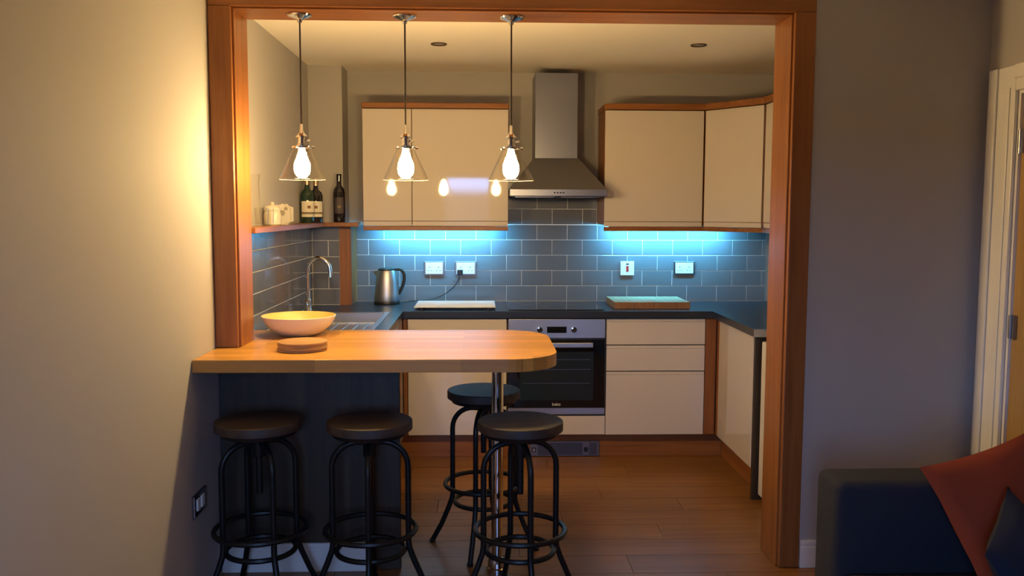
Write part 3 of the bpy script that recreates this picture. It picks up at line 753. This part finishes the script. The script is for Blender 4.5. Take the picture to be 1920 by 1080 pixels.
# ------------------------------------------------------------------ bar stools
def make_stool(label):
    t = thing('bar_stool', label, 'stool', (0, 0, 0), 'round industrial bar stools at the breakfast bar')
    st = obj('seat', La([(.146, .678), (.158, .680), (.162, .683), (.162, .712), (.1605, .7148), (.158, .716), (.150, .716)], 0, 0, 48), 'seat_wood', t, smooth=True, local=True)
    obj('seat_plate', La([(.10, .652), (.142, .664), (.146, .6775)], 0, 0, 40), 'black_metal', t, smooth=True, local=True)
    obj('screw_spindle', La([(.013, .43), (.013, .652)], 0, 0, 16), 'black_metal', t, smooth=True, local=True)
    obj('spindle_collar', La([(.024, .575), (.026, .58), (.026, .646), (.034, .6518)], 0, 0, 20), 'black_metal', t, smooth=True, local=True)
    hw, rt, zt = .144, .0115, .632
    for q in range(4):
        a = q*PI/2; ca, sa = math.cos(a), math.sin(a)
        prof = [(.020, zt), (.050, zt)]
        R = .098
        for k in range(1, 9):
            b = PI/2*k/8; prof.append((hw-R+R*math.sin(b), zt-R+R*math.cos(b)))
        prof += [(hw, .45), (hw, .33), (hw, .235), (hw+.004, .21), (hw+.020, .165), (hw+.054, .085), (hw+.096, .008)]
        lg = obj('leg', T([(r*ca, r*sa, z) for r, z in prof], rt, 10), 'black_metal', t, smooth=True, local=True)
        obj('foot_cap', La([(.013, .0005), (.0145, .004), (.0145, .012)], (hw+.097)*ca, (hw+.097)*sa, 14), 'black_plastic', lg, smooth=True, local=True)
        obj('lock_bolt', T([(.028*math.cos(a+.78), .028*math.sin(a+.78), .612), (.04*math.cos(a+.78), .04*math.sin(a+.78), .612)], .004, 8), 'black_metal', t, local=True) if q == 0 else None
    n = 48
    obj('foot_ring', T([(.172*math.cos(2*PI*k/n), .172*math.sin(2*PI*k/n), .291) for k in range(n)], .0105, 8, closed=True), 'black_metal', t, smooth=True, local=True)
    obj('brace_ring', T([(.130*math.cos(2*PI*k/n), .130*math.sin(2*PI*k/n), .211) for k in range(n)], .0105, 8, closed=True), 'black_metal', t, smooth=True, local=True)
    return t
s0 = make_stool('dark round bar stool beside the side wall under the breakfast bar')
s0.location = (-.846, 3.315, 0); s0.rotation_euler = (0, 0, math.radians(33))
dup(s0, (-.423, 3.298, 0), 'dark round bar stool before the middle of the wood bar panel', math.radians(4))
dup(s0, (.150, 3.281, 0), 'dark round bar stool in front of the chrome bar leg', math.radians(13))
dup(s0, (.0116, 3.863, 0), 'dark round bar stool on the kitchen side of the breakfast bar', math.radians(-14))

# ------------------------------------------------------------------ pendant lamps
def make_pendant(label):
    t = thing('pendant_lamp', label, 'lamp', (0, 0, LZ), 'glass pendant lamps over the breakfast bar')
    z = -LZ
    obj('ceiling_rose', La([(.049, -.0005), (.050, -.004), (.047, -.009), (.028, -.016), (.012, -.022), (.008, -.034)], 0, 0, 32), 'chrome', t, smooth=True, local=True)
    obj('cord', La([(.0035, 1.85+z), (.0035, -.030)], 0, 0, 10), 'cable', t, smooth=True, local=True)
    hd = obj('lamp_holder', La([(.020, 1.772+z), (.020, 1.778+z), (.015, 1.782+z), (.015, 1.805+z), (.024, 1.808+z), (.024, 1.813+z), (.014, 1.822+z), (.007, 1.834+z), (.0065, 1.858+z), (.004, 1.862+z)], 0, 0, 28), 'chrome', t, smooth=True, local=True)
    obj('gallery', La([(.040, 1.764+z), (.042, 1.767+z), (.042, 1.771+z), (.021, 1.775+z)], 0, 0, 32, cap0=False), 'chrome', hd, smooth=True, local=True)
    for k in range(3):
        a = 2*PI*k/3+.3
        obj('thumb_screw', T([(.040*math.cos(a), .040*math.sin(a), 1.768+z), (.052*math.cos(a), .052*math.sin(a), 1.768+z)], .0045, 8), 'chrome', hd, smooth=True, local=True)
    obj('switch_key', T([(.015, 0, 1.795+z), (.034, 0, 1.795+z)], .0042, 8), 'chrome', hd, smooth=True, local=True)
    obj('glass_shade', La([(.036, 1.768+z), (.037, 1.760+z), (.095, 1.637+z), (.0955, 1.635+z), (.0935, 1.637+z), (.0350, 1.760+z), (.034, 1.768+z)], 0, 0, 48, cap0=False, cap1=False), 'clear_glass', t, smooth=True, local=True)
    obj('shade_rim', T([(.0945*math.cos(2*PI*k/48), .0945*math.sin(2*PI*k/48), 1.6355+z) for k in range(48)], .0008, 6, closed=True), 'glass_edge', t, smooth=True, local=True)
    bl = obj('bulb', La([(.004, 1.640+z), (.018, 1.645+z), (.030, 1.660+z), (.034, 1.680+z), (.032, 1.702+z), (.021, 1.728+z), (.014, 1.750+z), (.013, 1.762+z)], 0, 0, 20), 'bulb_glow', t, smooth=True, local=True)
    return t
p0 = make_pendant('glass cone pendant lamp hanging closest to the lit side wall'); p0.location = (-.738, 3.685, LZ)
dup(p0, (-.312, 3.685, LZ), 'glass cone pendant lamp hanging between the two others')
dup(p0, (.124, 3.685, LZ), 'glass cone pendant lamp hanging in front of the hood')

# recessed downlights, switched off
def downlight(x, y_, label):
    t = thing('downlight', label, 'light', (x, y_, ZC-.006), 'recessed ceiling downlights')
    obj('bezel', La([(.044, ZC-.0005), (.043, ZC-.006), (.031, ZC-.0022), (.029, ZC-.001)], x, y_, 32, cap0=False, cap1=False), 'bronze', t, smooth=True)
    obj('lamp_face', La([(.029, ZC-.0018), (.012, ZC-.0022), (.003, ZC-.005)], x, y_, 24), 'steel', t, smooth=True)
downlight(-.229, 4.867, 'unlit downlight in the ceiling before the cabinets left of the hood')
downlight(1.179, 4.823, 'unlit downlight in the ceiling near the diagonal corner cabinet')

# ------------------------------------------------------------------ sofa and cushions
SX = 1.131
t = thing('sofa', 'dark navy fabric sofa with square arm in front of the door', 'sofa', (1.6, 1.75, 0))
def soft(*a, r=.03): return B(*a, bev=r, seg=4)
obj('base', soft(SX+.05, 2.03, .80, 2.86, .08, .198, r=.015), 'sofa_fabric', t, smooth=True)
obj('arm', soft(SX, 2.03, 2.685, 2.87, .09, .652, r=.032), 'sofa_fabric', t, smooth=True)
obj('arm', soft(SX, 2.03, .77, .955, .09, .652, r=.032), 'sofa_fabric', t, smooth=True)
obj('backrest', soft(1.83, 2.035, .958, 2.682, .20, .80, r=.05), 'sofa_fabric', t, smooth=True)
for a, b in ((.962, 1.818), (1.822, 2.678)): obj('seat_cushion', soft(SX+.01, 1.826, a, b, .20, .365, r=.035), 'sofa_fabric', t, smooth=True)
for x in (SX+.08, 1.97):
    for y_ in (.84, 2.80): obj('leg', La([(.018, .0005), (.024, .0795)], x, y_, 14), 'black_plastic', t)
def pillow(name, label, mat, centre, u, v, size, th):
    u = Vector(u).normalized(); v = Vector(v); v = (v-u*v.dot(u)).normalized(); n_ = u.cross(v)
    bm = bmesh.new(); N = 16; g = {}
    for side in (1, -1):
        for i in range(N+1):
            for j in range(N+1):
                s, q = 2*i/N-1, 2*j/N-1
                if (i in (0, N) or j in (0, N)) and side == -1: g[side, i, j] = g[1, i, j]; continue
                e = max(0, (1-s*s)*(1-q*q))**.42
                pin = 1-.07*(1-q*q)*abs(s)**3; pin2 = 1-.07*(1-s*s)*abs(q)**3
                w_ = .006*math.sin(5*s+3*q)*e
                g[side, i, j] = bm.verts.new(u*(s*pin*size/2)+v*(q*pin2*size/2)+n_*(side*th/2*e+w_))
    for side in (1, -1):
        for i in range(N):
            for j in range(N): bm.faces.new((g[side, i, j], g[side, i+1, j], g[side, i+1, j+1], g[side, i, j+1]))
    o = obj(name, bm, mat, smooth=True, base=False); o.location = centre
    return tag(o, label, 'cushion', 'cushions on the sofa')
pillow('cushion', 'rust orange scatter cushion leaning on the sofa arm', 'rust_fabric', (1.609, 2.541, .595), (.92, .23, .20), (.295, -.45, -.84), .43, .12)
pillow('cushion', 'navy scatter cushion standing before the rust cushion', 'navy_fabric', (1.50, 2.27, .535), (.60, .72, .30), (.50, -.12, -.80), .34, .10)
